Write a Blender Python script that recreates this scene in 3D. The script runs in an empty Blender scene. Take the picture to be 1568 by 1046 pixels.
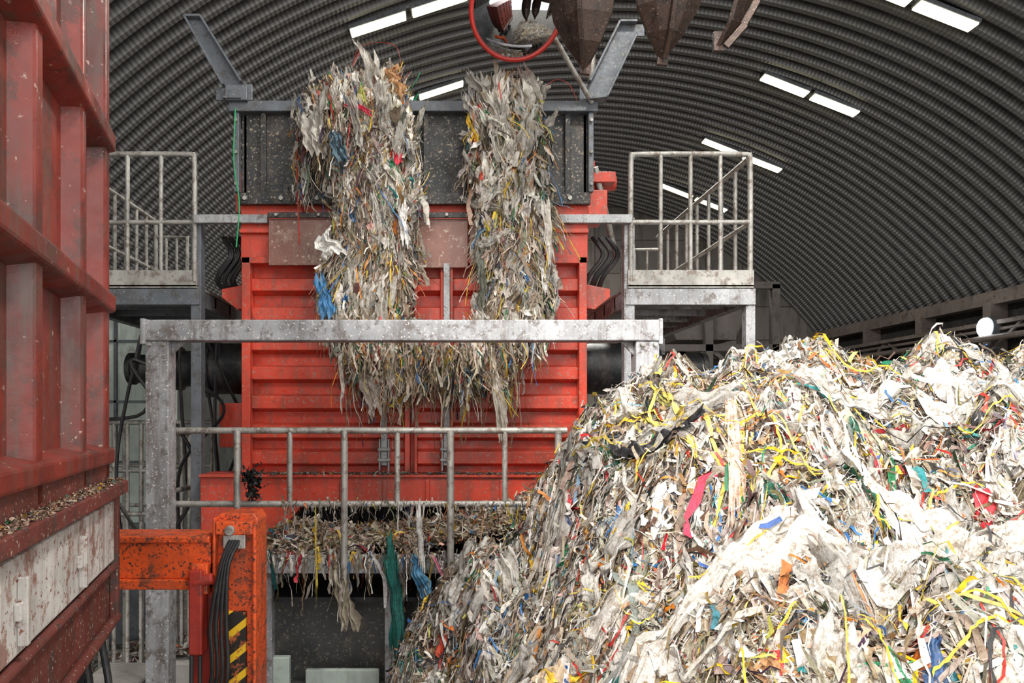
import bpy, math
import numpy as np
from mathutils import Vector, Matrix
rs = np.random.RandomState(11)
scene = bpy.context.scene
COL = scene.collection

# ------------------------------------------------------------------ materials
def newmat(name):
    m = bpy.data.materials.new(name); m.use_nodes = True
    nt = m.node_tree; b = nt.nodes['Principled BSDF']
    return m, nt, b
def ramp(nt, fac, stops):
    r = nt.nodes.new('ShaderNodeValToRGB'); e = r.color_ramp.elements
    while len(e) < len(stops): e.new(0.5)
    for i, (p, c) in enumerate(stops):
        e[i].position = p; e[i].color = (c[0], c[1], c[2], 1)
    nt.links.new(fac, r.inputs[0]); return r.outputs[0]
def noise(nt, scale, detail=6, rough=.6, stretch=None):
    tc = nt.nodes.new('ShaderNodeTexCoord'); n = nt.nodes.new('ShaderNodeTexNoise')
    n.inputs['Scale'].default_value = scale; n.inputs['Detail'].default_value = detail
    n.inputs['Roughness'].default_value = rough
    if stretch:
        mp = nt.nodes.new('ShaderNodeMapping'); mp.inputs['Scale'].default_value = stretch
        nt.links.new(tc.outputs['Object'], mp.inputs[0]); nt.links.new(mp.outputs[0], n.inputs['Vector'])
    else: nt.links.new(tc.outputs['Object'], n.inputs['Vector'])
    return n.outputs[0]
def mixc(nt, f, a, b):
    m = nt.nodes.new('ShaderNodeMix'); m.data_type = 'RGBA'
    if isinstance(f, float): m.inputs[0].default_value = f
    else: nt.links.new(f, m.inputs[0])
    for s, v in ((6, a), (7, b)):
        if isinstance(v, tuple): m.inputs[s].default_value = (v[0], v[1], v[2], 1)
        else: nt.links.new(v, m.inputs[s])
    return m.outputs[2]
def bump(nt, b, h, strength, dist=.02):
    n = nt.nodes.new('ShaderNodeBump'); n.inputs['Strength'].default_value = strength
    n.inputs['Distance'].default_value = dist
    nt.links.new(h, n.inputs['Height']); nt.links.new(n.outputs[0], b.inputs['Normal'])
def steel(name, base, dirt, amount=.3, rough=.5, metal=0., scale=3., speck=None, speckamt=.60, stretch=None, var=.25, bmp=.3, streak=.45):
    m, nt, b = newmat(name)
    dk = tuple(c*(1-var) for c in base); lt = tuple(min(1, c*(1+var)) for c in base)
    c0 = ramp(nt, noise(nt, scale*.8, 5, .6, stretch), [(.35, dk), (.65, lt)])
    f = ramp(nt, noise(nt, scale*2.3, 9, .75, stretch), [(.68-amount*.35, (0, 0, 0)), (.76-amount*.35, (.85, .85, .85))])
    c1 = mixc(nt, f, c0, dirt)
    g = ramp(nt, noise(nt, 2.2, 8, .7, (5, 5, .5)), [(.5, (0, 0, 0)), (.68, (streak, streak, streak))])
    c1 = mixc(nt, g, c1, tuple(.5*a+.5*c for a, c in zip(dirt, (.14, .11, .09))))
    if speck:
        f2 = ramp(nt, noise(nt, scale*14, 4, .65), [(speckamt, (0, 0, 0)), (speckamt+.04, (1, 1, 1))])
        c1 = mixc(nt, f2, c1, speck)
    nt.links.new(c1, b.inputs['Base Color'])
    rr = nt.nodes.new('ShaderNodeMapRange'); nt.links.new(noise(nt, scale*4, 6, .7), rr.inputs[0])
    rr.inputs[1].default_value = .3; rr.inputs[2].default_value = .7; rr.inputs[3].default_value = max(.15, rough-.18); rr.inputs[4].default_value = min(1, rough+.2)
    nt.links.new(rr.outputs[0], b.inputs['Roughness']); b.inputs['Metallic'].default_value = metal
    bump(nt, b, noise(nt, scale*9, 6, .7), bmp, .01)
    return m
M_red = steel('red_paint', (.60, .060, .030), (.32, .066, .042), .42, .38, scale=2.5, speck=(.38, .20, .15), speckamt=.60, stretch=(1, 1, .6), streak=.7)
M_redd = steel('red_paint_dark', (.36, .03, .018), (.08, .035, .03), .4, .5, scale=3)
M_grey = steel('galvanized_steel', (.38, .39, .40), (.18, .155, .14), .42, .5, .25, scale=4, speck=(.14, .12, .10), speckamt=.59)
M_beam = steel('worn_grey_paint', (.38, .39, .41), (.15, .125, .115), .48, .55, .05, scale=3.5, speck=(.74, .73, .71), speckamt=.60, streak=.8)
M_greyd = steel('grey_blue_paint', (.125, .14, .16), (.08, .07, .06), .38, .5, .1, scale=4, speck=(.34, .32, .28), speckamt=.62)
M_rail = steel('rail_tube', (.42, .41, .38), (.18, .14, .11), .48, .45, .3, scale=6)
M_black = steel('hopper_steel', (.026, .028, .030), (.075, .06, .045), .44, .5, .1, scale=3, speck=(.30, .25, .19), speckamt=.585)
M_hole = steel('dark_void', (.02, .02, .02), (.05, .04, .03), .4, .8, scale=2)
M_motor = steel('motor_black', (.02, .022, .025), (.06, .055, .05), .4, .4, .2, scale=4)
M_rubber = steel('rust_brown_flap', (.22, .10, .075), (.34, .235, .18), .42, .30, .1, scale=2, speck=(.5, .4, .32), speckamt=.62)
M_truck = steel('truck_red', (.215, .032, .022), (.085, .032, .025), .50, .36, scale=1.7, speck=(.44, .31, .26), speckamt=.655, var=.5, streak=.95)
M_truckd = steel('truck_rust', (.13, .03, .022), (.05, .034, .028), .45, .6, scale=4, speck=(.42, .33, .28), speckamt=.62)
M_truckw = steel('truck_white_board', (.58, .56, .53), (.24, .10, .07), .48, .6, scale=3, speck=(.24, .10, .07), speckamt=.59, streak=.8)
M_orange = steel('orange_paint', (.76, .10, .02), (.13, .05, .03), .46, .4, scale=4, speck=(.08, .04, .03), speckamt=.565)
M_grap = steel('grapple_rust', (.060, .038, .030), (.025, .02, .018), .42, .3, .5, scale=5, speck=(.30, .24, .19), speckamt=.63)
M_conc = steel('concrete', (.30, .29, .27), (.14, .12, .11), .35, .85, scale=2, var=.3)
M_floor = steel('dirty_floor', (.10, .095, .085), (.20, .17, .14), .4, .7, scale=1.4, speck=(.42, .38, .32), speckamt=.58, streak=0)
M_hose = steel('hose_rubber', (.015, .015, .017), (.05, .045, .04), .3, .45, scale=8)
M_cab = steel('pale_green_panel', (.55, .64, .58), (.40, .42, .38), .3, .4, scale=2)
def flatmat(name, c, rough=.6, emit=0):
    m, nt, b = newmat(name)
    cc = ramp(nt, noise(nt, 9, 4), [(.3, tuple(x*.8 for x in c)), (.7, c)])
    nt.links.new(cc, b.inputs['Base Color']); b.inputs['Roughness'].default_value = rough
    if emit:
        b.inputs['Emission Color'].default_value = (*c, 1); b.inputs['Emission Strength'].default_value = emit
    return m
M_lamp = flatmat('lamp_tube_glow', (1, .93, .62), .4, 3.2)
M_lampw = flatmat('lamp_white_glow', (.9, .97, 1), .4, 14)
M_lred = flatmat('mirror_rim_red', (.55, .03, .02), .4)
m, nt, b = newmat('mirror_glass'); b.inputs['Metallic'].default_value = 1; b.inputs['Roughness'].default_value = .04
nt.links.new(ramp(nt, noise(nt, 6), [(.3, (.45, .47, .5)), (.7, (.6, .62, .65))]), b.inputs['Base Color']); M_mirror = m
m, nt, b = newmat('hazard_stripes')
tc = nt.nodes.new('ShaderNodeTexCoord'); sp = nt.nodes.new('ShaderNodeSeparateXYZ'); nt.links.new(tc.outputs['Object'], sp.inputs[0])
def mth(nt, op, a, b_=None):
    n = nt.nodes.new('ShaderNodeMath'); n.operation = op
    for i, v in enumerate((a, b_)):
        if v is None: continue
        if isinstance(v, (int, float)): n.inputs[i].default_value = v
        else: nt.links.new(v, n.inputs[i])
    return n.outputs[0]
s = mth(nt, 'SINE', mth(nt, 'MULTIPLY', mth(nt, 'SUBTRACT', sp.outputs[2], mth(nt, 'MULTIPLY', sp.outputs[0], .8)), 2*math.pi/.15))
cc = ramp(nt, s, [(.48, (.02, .018, .015)), (.52, (.85, .52, .02))])
cc = mixc(nt, ramp(nt, noise(nt, 14, 7, .7), [(.56, (0, 0, 0)), (.62, (1, 1, 1))]), cc, (.45, .12, .04))
nt.links.new(cc, b.inputs['Base Color']); M_haz = m
m, nt, b = newmat('corrugated_arch_steel')
at = nt.nodes.new('ShaderNodeAttribute'); at.attribute_name = 'arc'
sn = mth(nt, 'SINE', mth(nt, 'MULTIPLY', at.outputs['Fac'], 2*math.pi/.075))
at2 = nt.nodes.new('ShaderNodeAttribute'); at2.attribute_name = 'rib'
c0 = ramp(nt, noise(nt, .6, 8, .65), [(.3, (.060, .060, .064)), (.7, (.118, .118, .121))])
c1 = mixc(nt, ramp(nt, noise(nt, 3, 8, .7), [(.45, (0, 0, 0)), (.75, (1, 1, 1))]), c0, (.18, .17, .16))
c2 = mixc(nt, ramp(nt, at2.outputs['Fac'], [(.1, (0, 0, 0)), (.9, (1, 1, 1))]), c1, (.20, .198, .195))  # rib crests lightened: their highlights are put into the base colour
nt.links.new(c2, b.inputs['Base Color']); b.inputs['Metallic'].default_value = .3; b.inputs['Roughness'].default_value = .40
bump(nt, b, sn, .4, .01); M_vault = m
m, nt, b = newmat('concrete_block_wall')
tc = nt.nodes.new('ShaderNodeTexCoord'); mp = nt.nodes.new('ShaderNodeMapping'); mp.inputs['Rotation'].default_value = (math.pi/2, 0, 0)
nt.links.new(tc.outputs['Object'], mp.inputs[0])
br = nt.nodes.new('ShaderNodeTexBrick'); nt.links.new(mp.outputs[0], br.inputs[0])
br.offset = 0; br.inputs['Scale'].default_value = .4; br.inputs['Mortar Size'].default_value = .008; br.inputs['Row Height'].default_value = .45
br.inputs['Color1'].default_value = (.24, .215, .195, 1); br.inputs['Color2'].default_value = (.17, .155, .145, 1); br.inputs['Mortar'].default_value = (.08, .07, .06, 1)
nt.links.new(mixc(nt, ramp(nt, noise(nt, .9, 9, .7, (3, 3, .6)), [(.48, (0, 0, 0)), (.68, (1, 1, 1))]), br.outputs[0], (.075, .065, .058)), b.inputs['Base Color'])
b.inputs['Roughness'].default_value = .9; M_bwall = m
def shredmat(name, alpha=None):
    m, nt, b = newmat(name)
    a = nt.nodes.new('ShaderNodeAttribute'); a.attribute_name = 'Col'
    f = ramp(nt, noise(nt, 26, 6, .78), [(.36, (.46, .37, .28)), (.52, (1, 1, 1))])
    mx = nt.nodes.new('ShaderNodeMix'); mx.data_type = 'RGBA'; mx.blend_type = 'MULTIPLY'; mx.inputs[0].default_value = 1
    nt.links.new(a.outputs['Color'], mx.inputs[6]); nt.links.new(f, mx.inputs[7]); nt.links.new(mx.outputs[2], b.inputs['Base Color'])
    b.inputs['Roughness'].default_value = .45 if not alpha else .2
    bump(nt, b, noise(nt, 60, 4, .7), .5 if not alpha else .8, .01)
    if alpha: b.inputs['Alpha'].default_value = alpha
    return m
M_shred = shredmat('shredded_plastic_paper'); M_film = shredmat('plastic_film', .78)
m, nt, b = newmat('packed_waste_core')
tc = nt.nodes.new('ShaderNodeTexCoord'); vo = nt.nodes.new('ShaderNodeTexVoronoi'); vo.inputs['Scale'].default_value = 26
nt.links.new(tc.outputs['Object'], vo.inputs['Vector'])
nt.links.new(ramp(nt, vo.outputs['Color'], [(.2, (.02, .016, .012)), (.6, (.06, .048, .036)), (.9, (.16, .135, .11))]), b.inputs['Base Color'])  # core colour darkened to deepen the shade in gaps between shreds
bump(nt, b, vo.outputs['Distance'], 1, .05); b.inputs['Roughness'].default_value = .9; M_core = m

# ------------------------------------------------------------------ mesh builder
def empty(name, loc=(0, 0, 0)):
    e = bpy.data.objects.new(name, None); e.location = loc; e.empty_display_size = .2; COL.objects.link(e); return e
class MB:
    def __init__(s): s.v = []; s.f = []
    def add(s, vs, fs):
        o = len(s.v); s.v += [tuple(p) for p in vs]; s.f += [tuple(i+o for i in f) for f in fs]
    def box(s, x0, x1, y0, y1, z0, z1):
        s.add([(x0, y0, z0), (x1, y0, z0), (x1, y1, z0), (x0, y1, z0), (x0, y0, z1), (x1, y0, z1), (x1, y1, z1), (x0, y1, z1)],
              [(0, 3, 2, 1), (4, 5, 6, 7), (0, 1, 5, 4), (1, 2, 6, 5), (2, 3, 7, 6), (3, 0, 4, 7)]); return s
    def prism(s, pts, y0, y1):
        n = len(pts)
        s.add([(p[0], y0, p[1]) for p in pts]+[(p[0], y1, p[1]) for p in pts],
              [tuple(range(n)), tuple(range(2*n-1, n-1, -1))]+[(i, i+n, (i+1) % n+n, (i+1) % n) for i in range(n)]); return s
    def prismx(s, pts, x0, x1):
        n = len(pts)
        s.add([(x0, p[0], p[1]) for p in pts]+[(x1, p[0], p[1]) for p in pts],
              [tuple(range(n)), tuple(range(2*n-1, n-1, -1))]+[(i, i+n, (i+1) % n+n, (i+1) % n) for i in range(n)]); return s
    def tube(s, pts, r, n=10):
        pts = [Vector(p) for p in pts]; rings = []; up = None
        rr = r if isinstance(r, (list, tuple)) else [r]*len(pts)
        for i, p in enumerate(pts):
            a = pts[max(0, i-1)]; c = pts[min(len(pts)-1, i+1)]; d = (c-a)
            d = d.normalized() if d.length > 1e-9 else Vector((0, 0, 1))
            if up is None: up = Vector((0, 0, 1)) if abs(d.z) < .9 else Vector((1, 0, 0))
            x = (up-d*up.dot(d)).normalized(); y = d.cross(x); up = x
            rings.append([p+(x*math.cos(2*math.pi*k/n)+y*math.sin(2*math.pi*k/n))*rr[i] for k in range(n)])
        vs = [q for R in rings for q in R]; fs = []
        for i in range(len(rings)-1):
            for k in range(n): fs.append((i*n+k, i*n+(k+1) % n, (i+1)*n+(k+1) % n, (i+1)*n+k))
        fs.append(tuple(range(n-1, -1, -1))); fs.append(tuple((len(rings)-1)*n+k for k in range(n)))
        s.add(vs, fs); return s
    def beam(s, p0, p1, w, h):
        p0 = Vector(p0); p1 = Vector(p1); d = (p1-p0).normalized(); up = Vector((0, 0, 1)) if abs(d.z) < .95 else Vector((0, 1, 0))
        x = d.cross(up).normalized(); y = x.cross(d)
        vs = []
        for p in (p0, p1):
            for a, c in ((-1, -1), (1, -1), (1, 1), (-1, 1)): vs.append(p+x*a*w/2+y*c*h/2)
        s.add(vs, [(0, 1, 2, 3), (7, 6, 5, 4), (0, 4, 5, 1), (1, 5, 6, 2), (2, 6, 7, 3), (3, 7, 4, 0)]); return s
    def obj(s, name, mat, parent=None, bevel=0., smooth=False, attrs=None):
        me = bpy.data.meshes.new(name); me.from_pydata(s.v, [], s.f); me.update()
        o = bpy.data.objects.new(name, me); COL.objects.link(o); me.materials.append(mat)
        if smooth:
            for p in me.polygons: p.use_smooth = True
            try: me.set_sharp_from_angle(angle=math.radians(40))
            except Exception: pass
        if parent: o.parent = parent
        if bevel:
            b = o.modifiers.new('bevel', 'BEVEL'); b.width = bevel; b.segments = 2; b.limit_method = 'ANGLE'
        return o
def spline(pts, n=8):
    P = [Vector(p) for p in pts]; P = [P[0]*2-P[1]]+P+[P[-1]*2-P[-2]]; out = []
    for i in range(1, len(P)-2):
        for k in range(n):
            t = k/n; a, b_, c, d = P[i-1], P[i], P[i+1], P[i+2]
            out.append(.5*((2*b_)+(c-a)*t+(2*a-5*b_+4*c-d)*t*t+(3*b_-a-3*c+d)*t**3))
    out.append(P[-2]); return out

# ------------------------------------------------------------------ hall shell
CX, CZ, R = 3.0, -1.43, 12.0
def vault():
    y0, y1, pitch = 0.0, 24.7, .34
    prof = [(0, 0), (.30, 0), (.42, 1), (.88, 1)]
    ys = []; hs = []
    k = 0
    while y0+k*pitch < y1:
        for a, h in prof: ys.append(y0+(k+a)*pitch); hs.append(h)
        k += 1
    ths = np.linspace(math.radians(-53), math.radians(53), 97)
    Y = np.array(ys); H = np.array(hs)
    rr = R-.13*(1-H)
    V = np.zeros((len(Y), len(ths), 3))
    V[..., 0] = CX+rr[:, None]*np.sin(ths)[None]; V[..., 1] = Y[:, None]; V[..., 2] = CZ+rr[:, None]*np.cos(ths)[None]
    n = len(ths); F = [(i*n+j, (i+1)*n+j, (i+1)*n+j+1, i*n+j+1) for i in range(len(Y)-1) for j in range(n-1)]
    me = bpy.data.meshes.new('ceiling'); me.from_pydata(V.reshape(-1, 3).tolist(), [], F)
    a = me.attributes.new('arc', 'FLOAT', 'POINT'); a.data.foreach_set('value', np.tile(ths*R, len(Y)).astype(np.float32))
    a = me.attributes.new('rib', 'FLOAT', 'POINT'); a.data.foreach_set('value', np.repeat(1-H, n).astype(np.float32))
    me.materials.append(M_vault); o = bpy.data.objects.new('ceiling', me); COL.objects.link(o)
vault()
MB().box(-9, 15, -8, 26, -.2, 0).obj('floor', M_floor)
pts = [(CX+R*math.sin(t), CZ+R*math.cos(t)) for t in np.linspace(math.radians(-53), math.radians(53), 40)]
pts = [(-6.58, 0)]+pts+[(12.58, 0)]
MB().prism(pts, 24.7, 25).obj('wall_back', M_bwall)
w = MB(); w.box(12.58, 12.85, 0, 25, 0, 5.8); w.obj('wall_right', M_hole)
e = empty('wall_beam')
w = MB(); w.box(12.25, 12.6, 0, 24.7, 5.55, 5.85); w.box(12.0, 12.58, 0, 24.7, 5.05, 5.14); w.box(12.0, 12.58, 0, 24.7, 4.3, 4.36)
w.tube([(11.9, 0, 4.75), (11.9, 24.7, 4.75)], .07); w.tube([(12.1, 0, 4.95), (12.1, 24.7, 4.95)], .04)
for y in np.arange(2, 24, 2.4):
    w.box(12.2, 12.58, y, y+.25, 0, 5.6); w.beam((12.1, y+.1, 4.33), (12.1, y+1.3, 5.1), .06, .06); w.beam((12.1, y+2.5, 4.33), (12.1, y+1.3, 5.1), .06, .06)
w.obj('girders', steel('girder', (.17, .14, .125), (.08, .05, .04), .4, .6, scale=2), e)
SM = empty('conveyor_tower')
w = MB()
for x in (4.6, 6.2, 7.8): w.box(x, x+.18, 17.5, 17.7, 0, 6.2); w.box(x, x+.18, 19.5, 19.7, 0, 6.2)
for z in (3.2, 4.6, 6.1): w.box(4.6, 7.98, 17.5, 17.66, z, z+.16); w.box(4.6, 7.98, 19.5, 19.66, z, z+.16)
w.beam((4.7, 17.6, 3.3), (6.3, 17.6, 4.7), .1, .1); w.beam((6.3, 17.6, 4.7), (7.9, 17.6, 3.3), .1, .1)
w.prism([(5.0, 6.1), (7.6, 6.1), (7.0, 4.9), (5.6, 4.9)], 17.8, 19.4); w.tube([(5.2, 18.5, 4.0), (7.4, 18.5, 4.0)], .5, 20)
w.obj('frame_and_bin', steel('tower_steel', (.12, .105, .10), (.06, .052, .045), .4, .6, scale=1.5), SM)
MB().box(-6.85, -6.58, 0, 25, 0, 5.8).obj('wall_left', steel('left_wall_panel', (.13, .14, .14), (.06, .06, .055), .4, .7, scale=1))

def lampfix(th, y):
    e = empty('fluorescent_light', (CX+(R-.25)*math.sin(th), y, CZ+(R-.25)*math.cos(th))); e.rotation_euler = (0, th, 0)
    for sx in (-.54, .54):
        MB().box(sx-.5, sx+.5, -.13, .13, 0, .07).obj('housing', M_greyd, e, .01)
        MB().box(sx-.48, sx+.48, -.12, .12, -.035, -.002).obj('diffuser', M_lamp, e, .01)
for y in (7.9, 11.45, 14.72, 18.1, 21.6): lampfix(math.radians(21.5), y)
for y in (8.4, 12.2, 15.4, 18.9): lampfix(math.radians(-18), y)
for x, y, z in ((12.0, 16.2, 5.0), (12.0, 22.5, 4.7)):
    e = empty('wall_floodlight', (x, y, z))
    MB().tube([(-.06, 0, 0), (.12, 0, 0)], .24, 20).obj('case', M_greyd, e, .02)
    MB().tube([(-.12, 0, 0), (-.062, 0, 0)], .21, 20).obj('lens', M_lampw, e, .012)
    MB().tube([(.1, 0, 0), (.6, 0, .1)], .02).obj('bracket', M_greyd, e)

# ------------------------------------------------------------------ shredder
SH = empty('waste_shredder')
b = MB()
b.box(-1.97, 1.35, 7.0, 9.2, 4.5, 5.04)
b.box(-1.91, 1.29, 7.12, 9.2, 2.3, 4.5)
b.box(-1.95, -1.87, 6.95, 7.2, 2.3, 4.53); b.box(1.26, 1.335, 6.95, 7.2, 2.3, 4.53)
b.box(-1.95, 1.335, 6.95, 7.12, 4.47, 4.53)
for z in (4.28, 4.0, 3.71, 3.43, 3.15, 2.87, 2.62):
    for x0, x1 in ((-1.87, -.40), (-.28, -.06), (.06, 1.26)):
        b.prismx([(7.13, z-.095), (7.01, z-.06), (7.01, z+.055), (7.13, z+.085)], x0, x1)
b.box(-.40, -.35, 6.95, 7.12, 2.3, 4.47); b.box(-.31, -.28, 6.97, 7.12, 2.3, 4.47)
b.box(-.06, -.03, 6.97, 7.12, 2.3, 4.47); b.box(.03, .06, 6.95, 7.12, 2.3, 4.47)
b.box(-1.97, 1.35, 6.95, 7.0, 4.76, 4.80)
b.box(-2.32, 1.6, 6.88, 7.3, 2.19, 2.44); b.box(-2.32, 1.6, 6.84, 7.3, 2.44, 2.47)
b.prism([(-2.32, 2.19), (-1.35, 2.19), (-1.62, 1.86), (-2.32, 1.86)], 6.9, 7.2)
b.prism([(1.6, 2.19), (.8, 2.19), (1.0, 1.86), (1.6, 1.86)], 6.9, 7.2)
for x in (-1.0, -.6, -.2, .5): b.box(x, x+.04, 6.85, 6.9, 2.22, 2.42)
b.prism([(-2.2, 4.18), (-2.2, 4.26), (-1.9, 4.32), (-1.9, 4.08), (-2.05, 4.06)], 7.15, 7.5); b.prism([(1.6, 4.18), (1.6, 4.26), (1.3, 4.32), (1.3, 4.08), (1.45, 4.06)], 7.15, 7.5)
b.box(-2.3, -1.9, 7.4, 8.4, 2.7, 3.15); b.box(-2.08, -1.95, 7.2, 7.5, 5.02, 5.42)
b.box(1.36, 1.55, 7.05, 7.5, 4.95, 5.2); b.box(1.36, 1.62, 7.0, 7.4, 5.26, 5.36); b.tube([(1.36, 7.2, 5.31), (1.66, 7.2, 5.31)], .075, 14)
b.box(1.36, 1.44, 7.1, 7.4, 5.0, 5.5)
b.obj('body', M_red, SH, .006)
b = MB()
for sx in (-.59, 0.0):
    z1 = 3.45 if sx < -.1 else 4.46
    b.box(sx-.03, sx+.03, 6.90, 6.96, 2.55, z1)
    b.box(sx-.05, sx-.035, 6.88, 6.98, 2.5, 2.8); b.box(sx+.035, sx+.05, 6.88, 6.98, 2.5, 2.8)
    for z in (2.6, 2.7, 3.1): b.tube([(sx-.06, 6.89, z), (sx+.06, 6.89, z)], .02, 8)
b.obj('clamp_bars', M_grey, SH, .004)
b = MB(); b.box(-1.97, 1.36, 6.90, 6.96, 5.02, 5.13)
b.box(-1.68, .99, 6.86, 6.88, 4.88, 4.93)
b.obj('bolt_flange', M_black, SH, .004)
b = MB()
for x in np.arange(-1.9, 1.35, .34): b.tube([(x, 6.87, 5.07), (x, 6.92, 5.07)], .022, 6)
for z in np.arange(5.2, 5.85, .3): b.tube([(-1.98, 6.86, z), (-1.98, 6.9, z)], .016, 6); b.tube([(1.36, 6.86, z), (1.36, 6.9, z)], .016, 6)
for x in np.arange(-1.6, .98, .2): b.tube([(x, 6.84, 4.905), (x, 6.88, 4.905)], .016, 6)
b.obj('bolts', M_rail, SH)
b = MB(); b.box(-1.68, -.62, 6.90, 6.93, 4.44, 4.88); b.box(-.6, .2, 6.91, 6.94, 4.42, 4.88); b.box(.22, .99, 6.90, 6.93, 4.45, 4.88)
b.obj('rubber_flap', M_rubber, SH, .004)
b = MB()
b.box(-1.93, 1.33, 6.96, 7.0, 5.12, 5.9)
b.prismx([(6.96, 5.04), (9.3, 5.04), (9.5, 5.95), (6.96, 5.95)], -1.95, -1.90)
b.prismx([(6.96, 5.04), (9.3, 5.04), (9.5, 5.95), (6.96, 5.95)], 1.30, 1.35)
b.box(-1.95, 1.35, 9.3, 9.36, 5.04, 6.1)
for x in (-1.76, -.4, -.22, .86, 1.12): b.prism([(x, 5.12), (x+.05, 5.12), (x+.05, 5.9), (x, 5.9)], 6.91, 6.97)
b.box(-1.76, -1.5, 6.93, 6.965, 5.13, 5.2); b.box(1.0, 1.17, 6.93, 6.965, 5.13, 5.2)
b.obj('hopper_panels', M_black, SH, .004)
b = MB()
b.box(-2.05, 1.42, 6.86, 7.0, 5.88, 5.98); b.box(-2.03, -1.9, 7.0, 9.5, 5.88, 5.98); b.box(1.29, 1.42, 7.0, 9.5, 5.88, 5.98)
b.beam((-1.98, 6.92, 5.13), (-1.98, 6.92, 5.88), .05, .07); b.beam((1.36, 6.92, 5.13), (1.36, 6.92, 5.88), .05, .07)
b.obj('hopper_rim', M_greyd, SH, .008)
b = MB()
def arm(poly, y0, y1):
    b.prism(poly, (y0+y1)/2-.012, (y0+y1)/2+.012)
    for i in range(len(poly)):
        p = poly[i]; q = poly[(i+1) % len(poly)]
        L = math.hypot(q[0]-p[0], q[1]-p[1])
        if L > .1: b.beam((p[0], (y0+y1)/2, p[1]), (q[0], (y0+y1)/2, q[1]), y1-y0, .022)
arm([(-2.44, 6.74), (-2.29, 6.74), (-1.91, 6.13), (-1.91, 5.98), (-2.08, 5.98), (-2.08, 6.1)], 6.78, 6.95)
arm([(1.33, 5.97), (1.33, 6.13), (1.61, 6.69), (1.77, 6.69), (1.77, 6.58), (1.49, 5.99)], 6.78, 6.95)
b.box(-2.06, -1.86, 6.8, 7.0, 5.96, 6.1)
b.obj('lid_arms', M_greyd, SH, .004)
b = MB(); b.tube([(1.45, 7.3, 5.4), (1.28, 7.3, 6.0)], .03); b.tube([(1.42, 7.0, 5.4), (1.72, 7.4, 4.6)], .03)
b.tube([(-2.02, 7.4, 5.5), (-2.1, 7.6, 4.6)], .03)
b.obj('rams', M_rail, SH, smooth=True)
b = MB()
def drive(x0, sgn):
    y, z = 7.75, 3.52
    b.tube([(x0, y, z), (x0+sgn*.1, y, z)], .34, 36); b.tube([(x0+sgn*.1, y, z), (x0+sgn*.5, y, z)], .27, 36)
    b.tube([(x0+sgn*.5, y, z), (x0+sgn*.56, y, z)], .30, 36); b.tube([(x0+sgn*.56, y, z), (x0+sgn*.85, y, z)], .19, 28)
    b.tube([(x0+sgn*.85, y, z), (x0+sgn*.9, y, z)], .23, 28); b.tube([(x0+sgn*.9, y, z), (x0+sgn*1.35, y, z)], .15, 24)
    b.tube([(x0+sgn*1.35, y, z), (x0+sgn*1.4, y, z)], .17, 24)
    for a in range(12):
        t = a*math.pi/6; b.tube([(x0+sgn*.5, y+.285*math.cos(t), z+.285*math.sin(t)), (x0+sgn*.6, y+.285*math.cos(t), z+.285*math.sin(t))], .016, 6)
drive(-1.95, -1); drive(1.33, 1)
b.obj('drive_motors', M_motor, SH, smooth=True)
b = MB()
for i in range(9):
    x = -3.1+rs.rand()*.9; y = 7.2+rs.rand()*.5
    b.tube(spline([(x, y, 3.3+rs.rand()*.5), (x+.2*rs.randn(), y-.1, 3.0+rs.rand()), (x+.3*rs.randn(), y, 2.5+rs.rand()*.4), (x+.2*rs.randn(), y, 1.7)]), .018, 6)
for i in range(6):
    x = -2.25+rs.rand()*.25; b.tube(spline([(x, 7.3, 4.8), (x+.1, 7.2, 4.6), (x-.05, 7.25, 4.35), (x+.15, 7.4, 4.2)]), .02, 6)
    x = 1.45+rs.rand()*.2; b.tube(spline([(x, 7.3, 4.8), (x+.08, 7.2, 4.6), (x-.05, 7.25, 4.4), (x-.1, 7.4, 4.2)]), .02, 6)
b.obj('hydraulic_hoses', M_hose, SH, smooth=True)
b = MB()
for x in (-2.1, -1.1, .3, 1.3): b.box(x, x+.2, 7.5, 7.7, 0, 2.2); b.box(x, x+.2, 8.9, 9.1, 0, 2.2)
b.box(-1.9, 1.4, 8.6, 8.65, .2, 2.2); b.box(-2.0, 1.5, 7.5, 7.65, 1.55, 1.7)
b.obj('support_frame', M_motor, SH, .005)

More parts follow.
